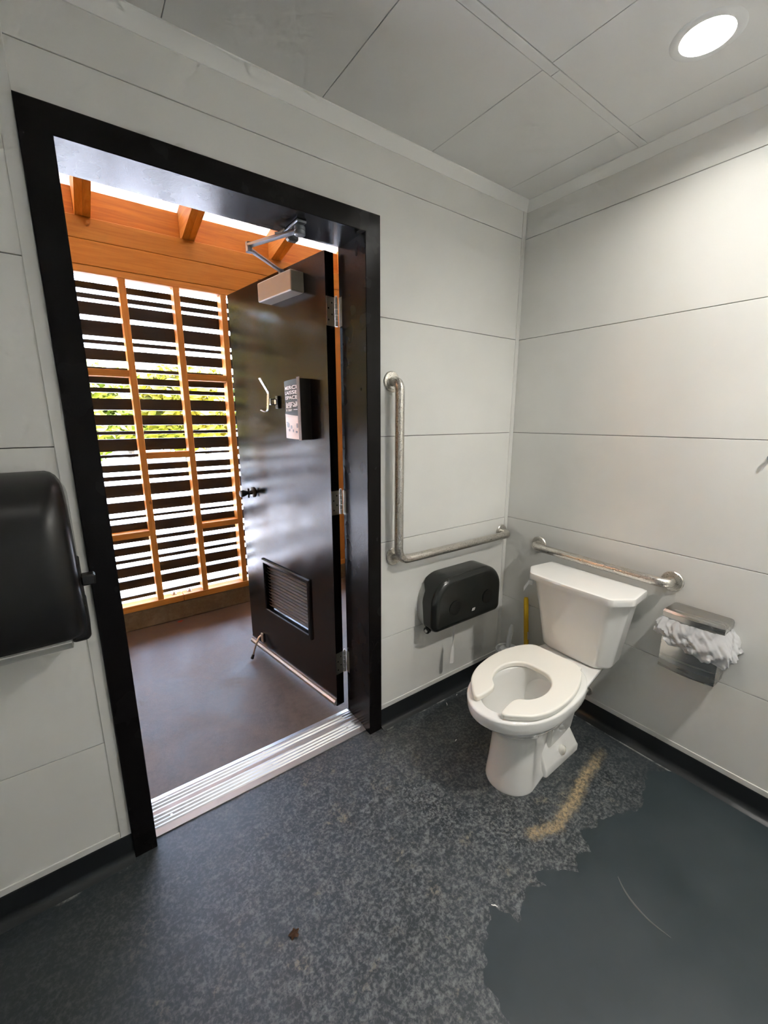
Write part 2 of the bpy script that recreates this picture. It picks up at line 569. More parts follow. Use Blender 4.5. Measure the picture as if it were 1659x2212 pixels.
# ceiling
bm = B(); box(bm, XL - .15, .15, YB - .15, WT, H + .060, H + .20)
ceiling = struct('ceiling', bm, M_GAP, 'light grey panelled ceiling', smooth=False)
LAMP = Vector((-.394, -.842, H))
LAMP2 = Vector((-2.14, -.842, H))
FILL_LAMP = Vector((-.42, -1.76, H))  # unseen lamp, added to brighten the whole room evenly
LR = .062                                   # lamp opening
xs = [0.0, -.187, -.650, -1.123, -1.586, -2.05, XL]
for i in range(len(xs) - 1):
    x1, x0 = xs[i], xs[i + 1]
    for (y1, y0) in ((0, -.516), (-.546, -1.32), (-1.32, YB)):
        bm = B()
        hole = None
        for L in (LAMP, LAMP2, FILL_LAMP):
            if x0 < L.x < x1 and y0 < L.y < y1: hole = L
        g = .0011
        if hole is None:
            box(bm, x0 + g, x1 - g, y0 + g, y1 - g, H, H + .012, .0008)
        else:
            ax0, ax1, ay0, ay1 = x0 + g, x1 - g, y0 + g, y1 - g
            n = 40
            def sq(t):
                c, s = math.cos(t), math.sin(t)
                k = min(((ax1 - hole.x) / c if c > 0 else (ax0 - hole.x) / c) if abs(c) > 1e-6 else 1e9, ((ay1 - hole.y) / s if s > 0 else (ay0 - hole.y) / s) if abs(s) > 1e-6 else 1e9)
                return Vector((hole.x + c * k, hole.y + s * k, 0))
            ts = sorted([2 * math.pi * k / n for k in range(n)] + [math.atan2(yy - hole.y, xx - hole.x) % (2 * math.pi) for xx in (ax0, ax1) for yy in (ay0, ay1)])
            inn = [Vector((hole.x + LR * math.cos(t), hole.y + LR * math.sin(t), 0)) for t in ts]
            out = [sq(t) for t in ts]
            zz = lambda ps, z: [Vector((p.x, p.y, z)) for p in ps]
            loft(bm, [zz(inn, H + .012), zz(inn, H), zz(out, H), zz(out, H + .012)], False, False)
        struct('ceiling_panel', bm, M_CEIL, None, ceiling, smooth=False) 
for (xa, xb) in ((XL, -1.06), (-1.058, -.612), (-.61, -.0)):
    bm = B(); box(bm, xa, xb, -.545, -.517, H - .0015, H + .006, .0008)
    struct('ceiling_joint_strip', bm, M_CEIL, None, ceiling)

# door wall (front), with the opening
bm = B()
for a in ((XL - .15, DXL - FW + .02, .0 + .010, WT, 0, 3.12), (DXR + FW - .02, .15, .010, WT, 0, 3.12), (DXL - FW, DXR + FW, .010, WT, DH + FW - .02, 3.12)):
    box(bm, *a)
wall_front = struct('wall_front', bm, M_CLAD, 'light grey panelled wall around the black doorway', smooth=False)
rows = [H] + SEAM + [BBZ]
G = .0011
fl, fr, ft = DXL - FW, DXR + FW, DH + FW
for i in range(len(rows) - 1):
    z1, z0 = rows[i] - G, rows[i + 1] + G
    lx0, lx1, rx0, rx1 = XL, fl - .0005, fr + .0005, 0.0
    outs = []
    if z0 > ft: outs.append([(lx0, z0), (rx1, z0), (rx1, z1), (lx0, z1)])
    elif z1 > ft: outs.append([(lx0, z0), (lx1, z0), (lx1, ft), (rx0, ft), (rx0, z0), (rx1, z0), (rx1, z1), (lx0, z1)])
    else:
        outs.append([(lx0, z0), (lx1, z0), (lx1, z1), (lx0, z1)]); outs.append([(rx0, z0), (rx1, z0), (rx1, z1), (rx0, z1)])
    for o in outs:
        bm = B(); slab(bm, o, .012, 0.0, .0012, XZ, 2, 0.0)
        struct('wall_panel', bm, M_PANEL, None, wall_front, smooth=False)
# thin plastic strips on the door wall
for nm, a in (('edge_strip', (fl - .032, fl, -.004, .004, BBZ, H)), ('foot_strip', (XL, fl - .032, -.0035, .004, BBZ, BBZ + .024)), ('foot_strip', (fr, -.028, -.0035, .004, BBZ, BBZ + .024)), ('corner_strip', (-.027, -.0005, -.004, .004, BBZ, H))):
    bm = B(); box(bm, *a, .0016)
    struct(nm, bm, M_TRIM, None, wall_front)

# toilet wall (right)
bm = B(); box(bm, .010, .15, YB - .15, WT, 0, H + .16)
wall_right = struct('wall_right', bm, M_GAP, 'light grey panelled wall behind the toilet', smooth=False)
for i in range(len(rows) - 1):
    bm = B(); slab(bm, [(YB, rows[i + 1] + G), (0, rows[i + 1] + G), (0, rows[i] - G), (YB, rows[i] - G)], .012, 0.0, .0012, YZ, 2, 0.0)
    struct('wall_panel', bm, M_PANEL, None, wall_right, smooth=False)
for ya, yb in ((YB, -.86), (-.86, -.005)):
    bm = B(); box(bm, -.0035, .004, ya, yb - .001, BBZ, BBZ + .024, .0016)
    struct('foot_strip', bm, M_TRIM, None, wall_right)
# unseen walls
bm = B(); box(bm, XL - .15, XL, YB - .15, WT, 0, H + .16)
struct('wall_left', bm, M_PANEL, 'light grey wall on the left', smooth=False)
bm = B(); box(bm, XL - .15, .15, YB - .15, YB, 0, H + .16)
struct('wall_back', bm, M_PANEL, 'light grey wall behind the viewer', smooth=False)

# ceiling cove trims (quarter hollow)
def cove(name, label, along_x):
    bm = B()
    prof = [(0, 0)] + [(-.036 + .036 * math.sin(R(90 - a)) - 0, -.036 + .036 * math.cos(R(90 - a))) for a in ()]
    prof = [(0.002, -.036), (-.004, -.036), (-.013, -.024), (-.025, -.012), (-.036, -.004), (-.036, .002), (.002, .002)]
    if along_x:
        loft(bm, [[Vector((x, p[0], H + p[1])) for p in prof] for x in (XL, -.001)])
    else:
        loft(bm, [[Vector((p[0], y, H + p[1])) for p in prof] for y in (YB, -.001)])
    solo(name, bm, M_COVE, label, None, kind='structure')
cove('trim_1', 'pale grey cove strip under the ceiling above the door', True)
cove('trim_2', 'pale grey cove strip under the ceiling above the toilet', False)

# coved baseboards
def base(name, label, fn, a, b):
    prof = [(.004, 0.0), (.004, BBZ), (-.004, BBZ), (-.006, BBZ - .004), (-.006, .030), (-.010, .016), (-.018, .007), (-.032, .0016), (-.034, 0.0)]
    bm = B(); loft(bm, [[fn(p[0], s, p[1]) for p in prof] for s in (a, b)])
    return solo(name, bm, M_BASE, label, None, kind='structure')
fx = lambda o, s, z: Vector((s, o, z))
fy = lambda o, s, z: Vector((o, s, z))
base('baseboard_front', 'dark coved baseboard between the doorway and the corner', fx, fr, 0)
base('baseboard_left', 'dark coved baseboard left of the doorway', fx, XL, fl)
base('baseboard_right', 'dark coved baseboard under the toilet wall', fy, YB, 0)

# ------------------------------------------------------------------ door frame
frame = thing('trim_3', 'glossy black steel door frame', None, (-1.4, 0, 0), kind='structure')
def jamb(side):
    s = 1 if side > 0 else -1
    xi = DXR if s > 0 else DXL
    # plan profile (distance outwards from inner edge, y)
    prof = [(0, -FP + .002), (.002, -FP), (FW - .002, -FP), (FW, -FP + .002), (FW, .0), (FW, YO), (.013, YO), (.013, .163), (0, .163)]
    bm = B()
    pts = [(xi + s * p[0], p[1]) for p in prof]
    zt = lambda o: DH + o
    # mitred at the head: each profile point rises to the head's own edge
    loft(bm, [[Vector((p[0], p[1], 0)) for p in pts], [Vector((p[0], p[1], DH + q[0])) for p, q in zip(pts, prof)]])
    return bm
part('jamb', jamb(1), M_FRAME, frame, ang=25)
part('jamb', jamb(-1), M_FRAME, frame, ang=25)
prof = [(0, -FP + .002), (.002, -FP), (FW - .002, -FP), (FW, -FP + .002), (FW, .0), (FW, YO), (.013, YO), (.013, .163), (0, .163)]
bm = B(); loft(bm, [[Vector((DXL - q[0], q[1], DH + q[0])) for q in prof], [Vector((DXR + q[0], q[1], DH + q[0])) for q in prof]])
part('frame_head', bm, M_FRAME, frame, ang=25)

# aluminium threshold with ribs
thr = thing('threshold', 'ribbed aluminium threshold in the doorway', 'threshold', (-1.4, .11, 0))
bm = B()
pr = [(.020, 0), (.020, .004), (.045, .011)]
y = .045
for k in range(7):
    pr += [(y + .004, .0145), (y + .0105, .0145), (y + .0120, .0095), (y + .0155, .0095)]; y += .0170 if k != 3 else .026
pr += [(y + .004, .012), (.197, .009), (.205, .003), (.205, 0)]
loft(bm, [[Vector((x, p[0], p[1])) for p in pr] for x in (DXL + .0005, DXR - .0005)])
part('sill_plate', bm, M_ALU, thr, smooth=False)
for x, yy in ((-1.79, .075), (-1.40, .075), (-1.02, .075), (-1.79, .165), (-1.40, .165), (-1.02, .165)):
    bm = B(); revolve(bm, (x, yy, .0105), (0, 0, 1), [(0, .005), (.0035, .005), (.0045, .003)], 12)
    part('screw', bm, M_HINGE, thr)

# ------------------------------------------------------------------ door leaf (open)
TH = R(81.7)
D0 = Vector((-.998, .208, 0))
dS = Vector((-math.cos(TH), math.sin(TH), 0)); dN = Vector((-math.sin(TH), -math.cos(TH), 0))
DM = Matrix(((dS.x, dN.x, 0, D0.x), (dS.y, dN.y, 0, D0.y), (0, 0, 1, 0), (0, 0, 0, 1)))   # (s, off, z) -> world
D = lambda s, o, z: DM @ Vector((s, o, z))
DW, DZ0, DZ1 = .884, .040, 2.126
door = thing('door_1', 'open glossy black door with a vent near the bottom', None, tuple(D(0, 0, 0)), kind='structure')
# leaf with an opening for the vent
V0, V1, VZ0, VZ1 = .205, .668, .345, .655
bm = B()
for a in ((0, V0, -.045, 0, DZ0, DZ1), (V1, DW, -.045, 0, DZ0, DZ1), (V0, V1, -.045, 0, DZ0, VZ0), (V0, V1, -.045, 0, VZ1, DZ1)):
    box(bm, *a, 0, DM)
bmesh.ops.remove_doubles(bm, verts=bm.verts[:], dist=1e-5)
bmesh.ops.dissolve_limit(bm, angle_limit=.01, verts=bm.verts[:], edges=bm.edges[:])
leaf = part('leaf', bm, M_BLACK, door, smooth=False)
vent = None
bm = B()
fo = ccw(rrect(.192, .681, .332, .668, .002, 1)); fi = ccw(rrect(V0 + .012, V1 - .012, VZ0 + .012, VZ1 - .012, .001, 1))
loft(bm, [[D(p[0], h, p[1]) for p in r] for r, h in ((fo, -.002), (fo, .006), (offset2(fo, -.006), .012), (offset2(fi, .004), .012), (fi, .006), (fi, -.040))], False, False)
vent = part('vent_frame', bm, M_BLACK, door, 'black vent frame low on the door', ang=20)
for k in range(15):
    z = VZ0 + .018 + k * (VZ1 - VZ0 - .036) / 14
    bm = B()
    pr = [(-.012, z + .013), (-.022, z - .001), (-.034, z + .011), (-.0325, z + .0125), (-.022, z + .0015), (-.0135, z + .0145)]
    loft(bm, [[D(s, o, zz) for o, zz in pr] for s in (V0 + .011, V1 - .011)])
    part('vent_slat', bm, M_DOORDIRT, vent, smooth=False)
# sweep strip on the foot of the leaf
bm = B()
pr = [(0, .084), (.006, .084), (.008, .074), (.016, .066), (.016, .052), (.008, .050), (0, .050)]
loft(bm, [[D(s, o, z) for o, z in pr] for s in (.002, DW - .002)])
sweep = part('door_sweep', bm, M_ALU, door, 'pale aluminium strip along the door foot', ang=20)
for s in (.10, .27, .45, .62, .80):
    bm = B(); revolve(bm, D(s, .0155, .059), dN, [(0, .0035), (.002, .003)], 10); part('screw', bm, M_HINGE, sweep)
# hinges
for z0, z1 in ((1.845, 1.958), (1.034, 1.145), (.218, .332)):
    bm = B(); box(bm, -.0025, .0004, -.043, -.002, z0, z1, 0, DM)
    hg = part('hinge', bm, M_HINGE, door, 'satin steel hinge')
    pv = Vector((-.9455, .2130, 0))
    bm = B()
    for k in range(5):
        a = z0 + (z1 - z0) * k / 5
        revolve(bm, pv + Vector((0, 0, a + .0006)), (0, 0, 1), [(0, .0062), (.0008, .0068), ((z1 - z0) / 5 - .002, .0068), ((z1 - z0) / 5 - .0012, .0062)], 16)
    revolve(bm, pv + Vector((0, 0, z1)), (0, 0, 1), [(0, .005), (.003, .0062), (.007, .004), (.0085, .001)], 14)
    part('knuckle', bm, M_HINGE, hg)
    bm = B(); box(bm, -.9365, -.9345, .170, .208, z0, z1)
    part('jamb_leaf', bm, M_HINGE, hg)
    for sy, zz in ((.012, .2), (.030, .4), (.012, .6), (.030, .8)):
        bm = B(); revolve(bm, D(-.0022, -sy, z0 + (z1 - z0) * zz), -dS, [(0, .0042), (.001, .0036)], 10); part('screw', bm, M_BLACKM, hg)
# knob with thumb turn
kb = B()
ks, kz = .738, 1.052
revolve(kb, D(ks, 0, kz), dN, [(0, .030), (.006, .030), (.010, .024), (.011, .012), (.030, .011)], 24)
kn = part('knob_rose', kb, M_BSATIN, door, 'black privacy knob')
kb = B(); box(kb, ks - .006, ks + .006, .026, .036, kz - .030, kz + .026, .003, DM)
part('turn_bar', kb, M_BSATIN, kn)
kb = B(); revolve(kb, D(ks, .032, kz), dN, [(0, .010), (.012, .012), (.020, .016), (.034, .020), (.046, .019), (.050, .012)], 22)
part('knob', kb, M_BSATIN, kn)
# kick-down stop on the foot
bm = B(); box(bm, .728, .752, .0005, .010, .100, .160, .002, DM)
ks_ = part('stop_bracket', bm, M_HINGE, door, 'steel kick-down door stop')
bm = B(); tube(bm, [D(.74, .014, .150), D(.742, .030, .138), D(.748, .052, .085), D(.752, .070, .030)], [.005, .006, .006, .006], 10)
part('stop_arm', bm, M_STEEL, ks_)
bm = B(); revolve(bm, D(.7515, .068, .036), (dN * .4 + Vector((0, 0, -1))), [(0, .008), (.024, .010), (.028, .009)], 14)
part('rubber_tip', bm, M_RUBBER, ks_)

# ------------------------------------------------------------------ door closer
cl = thing('door_closer', 'grey and beige door closer with a folded arm at the door top', 'door closer', tuple(D(.29, 0, 2.0)))
bm = B(); slab(bm, rrect(.150, .432, 1.996, 2.079, .006, 3), .001, .066, .006, lambda a, b, h: D(a, h, b), 3, 0.0)
part('cover', bm, M_CLOSER, cl)
pv = D(.27, .034, 0); EL = Vector((-1.276, .287, 2.098)); SH = Vector((-1.176, .055, 2.108))
bm = B(); cyl(bm, (pv.x, pv.y, 2.078), (pv.x, pv.y, 2.108), .012, n=18); part('spindle', bm, M_ZINC, cl)
def flatbar(a, b, wd, th):
    a, b = Vector(a), Vector(b); t = (b - a).normalized(); s = t.cross(Vector((0, 0, 1))).normalized(); u = s.cross(t)
    bm = B(); n = 12
    ring = lambda p: [p + s * wd * math.copysign(abs(math.cos(q)) ** .6, math.cos(q)) + u * th * math.copysign(abs(math.sin(q)) ** .6, math.sin(q)) for q in [2 * math.pi * k / n for k in range(n)]]
    loft(bm, [ring(a), ring(b)]); return bm
part('main_arm', flatbar((pv.x, pv.y, 2.100), EL + Vector((0, 0, -.004)), .010, .0055), M_ZINC, cl)
part('fore_arm', flatbar(EL + Vector((0, 0, .008)), SH, .012, .0065), M_ZINC, cl)
bm = B(); cyl(bm, EL + Vector((0, 0, -.016)), EL + Vector((0, 0, .018)), .0125, n=20); part('elbow', bm, M_ZINC, cl)
bm = B(); revolve(bm, SH + Vector((0, 0, -.018)), (0, 0, 1), [(0, .017), (.002, .019), (.012, .019), (.0125, .0175), (.0145, .0175), (.015, .019), (.026, .019), (.0262, .019)], 24)
part('shoe_pivot', bm, M_ZINC, cl)
bm = B(); box(bm, SH.x - .018, SH.x + .018, SH.y - .02, SH.y + .095, DH - .009, DH - .0005, .002); part('shoe_plate', bm, M_ZINC, cl)
bm = B(); box(bm, SH.x - .005, SH.x + .038, SH.y + .085, SH.y + .115, DH - .030, DH - .0005, .006); part('stop_block', bm, P('dark_grey_block', (.06, .065, .07), .4), cl)
bm = B(); tube(bm, [Vector((SH.x - .02, SH.y + .08, DH - .002)), Vector((SH.x - .035, SH.y + .095, DH - .012)), Vector((SH.x - .05, SH.y + .10, DH - .016))], .0035, 8); part('set_screw', bm, M_STEEL, cl)

# ------------------------------------------------------------------ coat hook on the door
hk = thing('coat_hook', 'bent steel coat hook on the black door', 'hook', tuple(D(.41, 0, 1.50)))
bm = B(); box(bm, .396, .424, 0.0005, .012, 1.515, 1.578, .003, DM); part('back_plate', bm, M_BSATIN, hk)
bm = B()
fo = ccw(rrect(.014, .048, 1.532, 1.562, .004, 3)); fi = offset2(fo, -.0045)
loft(bm, [[D(s, p[0], p[1]) for p in r] for r, s in ((fo, .402), (fo, .418), (fi, .418), (fi, .402), (fo, .402))], False, False)
part('neck_loop', bm, M_STEEL, hk)
bm = B()
path = fillet([D(.41, .097, 1.507), D(.41, .062, 1.494), D(.41, .053, 1.590), D(.41, .095, 1.656)], [.014, .02], 6)
rings = []
for i, p in enumerate(path):
    t = (path[min(i + 1, len(path) - 1)] - path[max(i - 1, 0)]).normalized(); q = t.cross(dS)
    rings.append([p + dS * .009 + q * .002, p + dS * .009 - q * .002, p - dS * .009 - q * .002, p - dS * .009 + q * .002])
loft(bm, rings); part('hook_strap', bm, M_STEEL, hk, ang=60)

# ------------------------------------------------------------------ leaflet box on the door
lb = thing('leaflet_box', 'small black and pink leaflet box with white lettering on the door', 'leaflet box', tuple(D(.23, 0, 1.36)))
A0, A1 = (.336, .008), (.146, .058)             # front face, (s, off): left edge, right edge
bm = B()
pl = [(.336, .0005), (.336, .008), (.29, .024), (.22, .044), (.146, .058), (.128, .058), (.128, .0005)]
zl = lambda s: 1.372
loft(bm, [[D(s, o, z) for s, o in pl] for z in (1.372, 1.640)])
part('case', bm, M_PRINTB, lb, ang=60)
bm = B(); box(bm, .127, .150, .0575, .0595, 1.370, 1.646, .0006, DM); part('front_rim', bm, M_SIGNED, lb)
def front(f, z, lift=.0008):
    """point on the curved front: f = 0 at the far edge .. 1 at the rim"""
    q = catmull([Vector((.336, .008)), Vector((.29, .024)), Vector((.22, .044)), Vector((.146, .058))], 8)
    k = f * (len(q) - 1); i = min(int(k), len(q) - 2); p = q[i].lerp(q[i + 1], k - i)
    t = (q[i + 1] - q[i]).normalized(); nn = Vector((t.y, -t.x)); nn = nn if nn.y > 0 else -nn
    p = p + nn * lift
    return D(p.x, p.y, z)
def patch(f0, f1, zlo, zhi, lift, n=10):
    bm = B()
    fs = [f0 + (f1 - f0) * k / n for k in range(n + 1)]
    gz = lambda g, f: g(f) if callable(g) else g
    a = [bm.verts.new(front(f, gz(zlo, f), lift)) for f in fs]; b = [bm.verts.new(front(f, gz(zhi, f), lift)) for f in fs]
    for i in range(n): bm.faces.new((a[i], a[i + 1], b[i + 1], b[i]))
    return bm
part('print_panel', patch(.02, .99, 1.374, lambda f: 1.490 - .012 * f, .0012), M_PRINTP, lb, 'pinkish lower print')
def text_on(txt, size, fpos, z, mat, name, depth_lift=.0026, width=None):
    cu = bpy.data.curves.new('lettering', 'FONT'); cu.body = txt; cu.size = size; cu.offset = size * .018
    o = bpy.data.objects.new('lettering', cu); COL.objects.link(o)
    dg = bpy.context.evaluated_depsgraph_get()
    me = bpy.data.meshes.new_from_object(o.evaluated_get(dg))
    bpy.data.objects.remove(o, do_unlink=True)
    bm = B(); bm.from_mesh(me)
    bmesh.ops.triangulate(bm, faces=bm.faces[:])
    bmesh.ops.subdivide_edges(bm, edges=[e for e in bm.edges if e.calc_length() > size * .4], cuts=1)
    wd = max(v.co.x for v in bm.verts)
    k = (width or wd) / wd
    for v in bm.verts:
        f = fpos + v.co.x * k / .205
        v.co = front(min(max(f, 0), 1), z + v.co.y, depth_lift)
    part(name, bm, mat, lb, smooth=False)
text_on('MERCI', .0215, .20, 1.598, M_PRINTW, 'lettering', width=.155)
text_on('LAISSE', .0215, .20, 1.576, M_PRINTW, 'lettering', width=.160)
text_on('ESPACE', .0215, .20, 1.554, M_PRINTW, 'lettering', width=.160)
bm = B()
zz = 1.538
for ws in (((.22, .34), (.46, .78), (.86, .96)), ((.22, .70), (.76, .84), (.88, .97)), ((.22, .72), (.80, .96)), ((.22, .70), (.74, .97)), ((.22, .42), (.54, .66), (.74, .92)), ((.22, .66),), (), ((.24, .36), (.42, .70), (.76, .96)), ((.24, .34), (.42, .66))):
    for f0, f1 in ws:
        a, b, c, d = front(f0, zz, .002), front(f1, zz, .002), front(f1, zz + .0026, .002), front(f0, zz + .0026, .002)
        bm.faces.new([bm.verts.new(p) for p in (a, b, c, d)])
    zz -= .0046
part('small_print', bm, M_PRINTW, lb, smooth=False, kind='stuff')
bm = B()
def blob(f0, f1, za, zb, n=10):
    ps = []
    for k in range(n):
        t = 2 * math.pi * k / n
        ps.append(front((f0 + f1) / 2 + (f1 - f0) / 2 * math.copysign(abs(math.cos(t)) ** .5, math.cos(t)), (za + zb) / 2 + (zb - za) / 2 * math.copysign(abs(math.sin(t)) ** .5, math.sin(t)), .0022))
    bm.faces.new([bm.verts.new(p) for p in ps])
blob(.25, .48, 1.425, 1.448); blob(.16, .40, 1.447, 1.451); blob(.56, .66, 1.420, 1.436); blob(.40, .52, 1.407, 1.419); blob(.68, .74, 1.405, 1.418); blob(.86, .95, 1.425, 1.446); blob(.82, .92, 1.402, 1.412)
part('pictograms', bm, M_PRINTD, lb, smooth=False, kind='stuff')

# ================================================================== OUTSIDE: covered passage
LX0, LX1 = -4.30, 1.75
bm = B(); box(bm, LX0, LX1, WT, 2.02, -.20, -.0)
struct('floor_outside', bm, M_CONC, 'stained concrete floor of the passage outside the door', smooth=False)
bm = B(); box(bm, LX0, LX1, 1.80, 1.98, 0, .140, .006)
struct('kerb_outside', bm, M_KERB, 'rough concrete kerb under the slatted timber screen', smooth=True)
# unseen end walls, added to keep sun and daylight out of the passage
bm = B(); box(bm, LX0 - .1, LX0, WT - .3, 2.02, 0, 3.2); struct('blocker_wall_end', bm, M_WZ, 'unseen timber wall added to keep daylight out of the passage end', smooth=False)
bm = B(); box(bm, LX1, LX1 + .1, WT - .3, 2.02, 0, 3.2); struct('blocker_wall_far', bm, M_WZ, 'unseen timber wall added to keep sun out of the far passage end', smooth=False)
bm = B(); box(bm, LX0, XL - .15, WT - .1, WT, 0, 3.12); box(bm, .15, LX1, WT - .1, WT, 0, 3.12)
struct('wall_outside_inner', bm, M_CLAD, 'dark cladding beside the doorway outside', smooth=False)

scr = thing('timber_screen', 'orange pine stud screen with dark horizontal slats outside the door', 'screen', (-1.3, 1.85, .14))
bm = B(); box(bm, LX0, -1.392, 1.797, 1.89, .140, .186, .003); part('sill', bm, M_WX, scr)
bm = B(); box(bm, -1.390, LX1, 1.797, 1.89, .140, .186, .003); part('sill', bm, M_WX, scr)
bm = B(); box(bm, LX0, LX1, 1.80, 1.89, 2.312, 2.352, .002); part('top_plate', bm, M_WX, scr)
st = [-1.5415 - .305 * k for k in range(8, 0, -1)] + [-1.5415, -1.2335, -.9315, -.63, -.325]
st += [.02 + .305 * k for k in range(5)]
for x in st:
    wd = .0195
    if abs(x - .02) < 1e-6: wd = .07          # wider post seen through the hinge gap
    bm = B(); box(bm, x - wd, x + wd, 1.80, 1.888, .186, 2.312, .002)
    part('stud', bm, M_WZ, scr)
for i, (a, b) in enumerate(zip(st, st[1:])):
    k = i - st.index(-1.5415)
    zs = ((.666, .706), (1.728, 1.770)) if k % 2 else ((1.200, 1.242),)
    for z0, z1 in zs:
        bm = B(); box(bm, a + .020, b - .020, 1.801, 1.887, z0, z1, .002); part('rail', bm, M_WX, scr)
SL = [(2.245, 2.285), (2.19, 2.22), (2.095, 2.17), (1.977, 2.065), (1.931, 1.952), (1.832, 1.9), (1.768, 1.789), (1.688, 1.731), (1.634, 1.661), (1.524, 1.596), (1.424, 1.491), (1.363, 1.385), (1.254, 1.334), (1.214, 1.231), (1.115, 1.162), (1.057, 1.086), (0.944, 1.027), (0.835, 0.908), (0.786, 0.805), (0.681, 0.755), (0.619, 0.644), (0.531, 0.587), (0.473, 0.499), (0.37, 0.441), (0.279, 0.344), (0.2, 0.226)]
for z0, z1 in SL:
    bm = B(); t = random.uniform(-.002, .002)
    rings = []
    for x in [LX0 + (LX1 - LX0) * k / 24 for k in range(25)]:
        j = noise.noise(Vector((x * 2.1, z0 * 9, 0))) * .003; j2 = noise.noise(Vector((x * 2.1, z0 * 9, 5))) * .003
        rings.append([Vector((x, 1.892, z0 + j)), Vector((x, 1.911, z0 + j - .001)), Vector((x, 1.911, z1 + j2)), Vector((x, 1.892, z1 + j2))])
    loft(bm, rings); part('slat', bm, M_SLAT, scr, smooth=False)
for x in (-1.446, -1.339):
    bm = B(); revolve(bm, (x, 1.855, .186), (0, 0, 1), [(0, .018), (.003, .018), (.0032, .011), (.013, .011), (.0132, .006), (.022, .006)], 12)
    part('anchor_bolt', bm, M_HINGE, scr)

# beam of two plies, rafters, blocking, roof sheet
bmn = thing('timber_beam', 'long orange timber beam over the slatted screen', 'beam', (-1.3, 1.84, 2.352))
for z0, z1 in ((2.352, 2.4895), (2.4905, 2.612)):
    bm = B(); box(bm, LX0, LX1, 1.797, 1.89, z0, z1, .003); part('ply', bm, M_BEAM, bmn)
SLOPE = .21
RX = [(-2.86, 'leftmost'), (-2.275, ''), (-1.697, ''), (-1.130, ''), (-.525, ''), (.06, ''), (.65, ''), (1.24, '')]
rl = {-1.697: 'pale timber rafter cut by the top left corner of the doorway', -1.130: 'timber rafter in the middle of the doorway under white roofing', -.525: 'timber rafter behind the folded arm of the door closer'}
for x, _ in RX:
    rf = thing('rafter', rl.get(x, 'timber rafter over the passage hidden behind the door frame'), 'rafter', (x, 1.84, 2.612), 'rafters over the passage')
    for a, b in ((-.038, -.0005), (.0005, .038)):
        bm = B()
        pr = [(2.20, 2.612 - SLOPE * .31), (1.89, 2.612), (1.797, 2.612), (1.797, 2.612 + .0), (WT + .01, 2.612 + SLOPE * (1.797 - WT - .01)), (WT + .01, 2.800 + SLOPE * (1.797 - WT - .01)), (2.20, 2.800 - SLOPE * .403)]
        pr = [pr[0], pr[1], pr[2], pr[4], pr[5], pr[6]]
        loft(bm, [[Vector((x + s, p[0], p[1])) for p in pr] for s in (a, b)])
        part('rafter_ply', bm, M_WY, rf, smooth=False)
for i, ((xa, _), (xb, _)) in enumerate(zip(RX, RX[1:])):
    lab = {2: 'orange blocking board between the first two rafters in the doorway', 3: 'knotty orange blocking board above the door closer arm'}.get(i, 'blocking board between rafters hidden from the doorway')
    bm = B(); box(bm, xa + .0385, xb - .0385, 1.846, 1.884, 2.6125, 2.774, .002)
    solo('blocking_board', bm, M_BLOCK, lab, 'board', ((xa + xb) / 2, 1.86, 2.6125), 'blocking boards between rafters')
# corrugated sheet: low narrow pans 0.07 wide, pitch 0.183
bm = B()
xs_, x = [], LX0
PIT_ = .1835
ph = -1.592 - PIT_ * 14
prof = []
k = 0
while ph + PIT_ * k < LX1:
    c = ph + PIT_ * k
    prof += [(c - .042, .040), (c - .034, 0.0), (c + .034, 0.0), (c + .042, .040), (c + .088, .040), (c + .090, .046), (c + .096, .046), (c + .098, .040)]; k += 1
rings = []
for y in (2.26, 1.0, .05):
    zb = 2.803 + SLOPE * (1.797 - y)
    rings.append([Vector((px, y, zb + pz)) for px, pz in prof] )
loft(bm, rings, False, False, closed=False)
r = bmesh.ops.solidify(bm, geom=bm.faces[:], thickness=.0015)
rs = solo('roof_outside', bm, M_ROOF, 'white corrugated roof sheet above the rafters', None, kind='structure', smooth=False)

# ground and trees beyond
bm = B(); box(bm, -60, 60, 2.02, 90, -.35, -.05)
struct('ground_outside', bm, M_GROUND, 'bright pale ground beyond the slats', smooth=False)
def tree(x, y, h, rad, mat, label):
    t = thing('tree', label, 'tree', (x, y, -.05), 'trees beyond the slats')
    bm = B(); tube(bm, [Vector((x, y, -.1)), Vector((x + .1, y, h * .3)), Vector((x - .05, y + .1, h * .6)), Vector((x, y, h * .9))], [.14, .11, .08, .03], 8)
    part('trunk', bm, M_BARK, t)
    bm = B(); rnd = random.Random(int(x * 100 + y))
    for _ in range(3200):
        while True:
            q = Vector((rnd.uniform(-1, 1), rnd.uniform(-1, 1), rnd.uniform(-1, 1)))
            if q.length < 1 and q.length > .35: break
        if noise.noise(q * 2.4 + Vector((x, y, 0))) < -.22: continue
        c = Vector((x + q.x * rad, y + q.y * rad, h * .56 + q.z * h * .47))
        s = rnd.uniform(.13, .26)
        a = Vector((rnd.gauss(0, 1), rnd.gauss(0, 1), rnd.gauss(0, .6))).normalized(); b = a.orthogonal().normalized()
        bm.faces.new([bm.verts.new(c + a * s), bm.verts.new(c + b * s * .5), bm.verts.new(c - a * s), bm.verts.new(c - b * s * .5)])
    part('foliage', bm, mat, t, smooth=False, kind='stuff')
for k, (x_, y_) in enumerate(((-3.9, 6.0), (-5.2, 9.2), (-7.4, 6.4), (-8.6, 10.4), (-11.0, 7.6), (-13.6, 9.9))):
    tree(x_, y_, 4.6 + .3 * (k % 3), 1.15 + .1 * (k % 2), M_LV[k % 2], 'leafy tree left of the doorway, seen only mirrored in the black door')
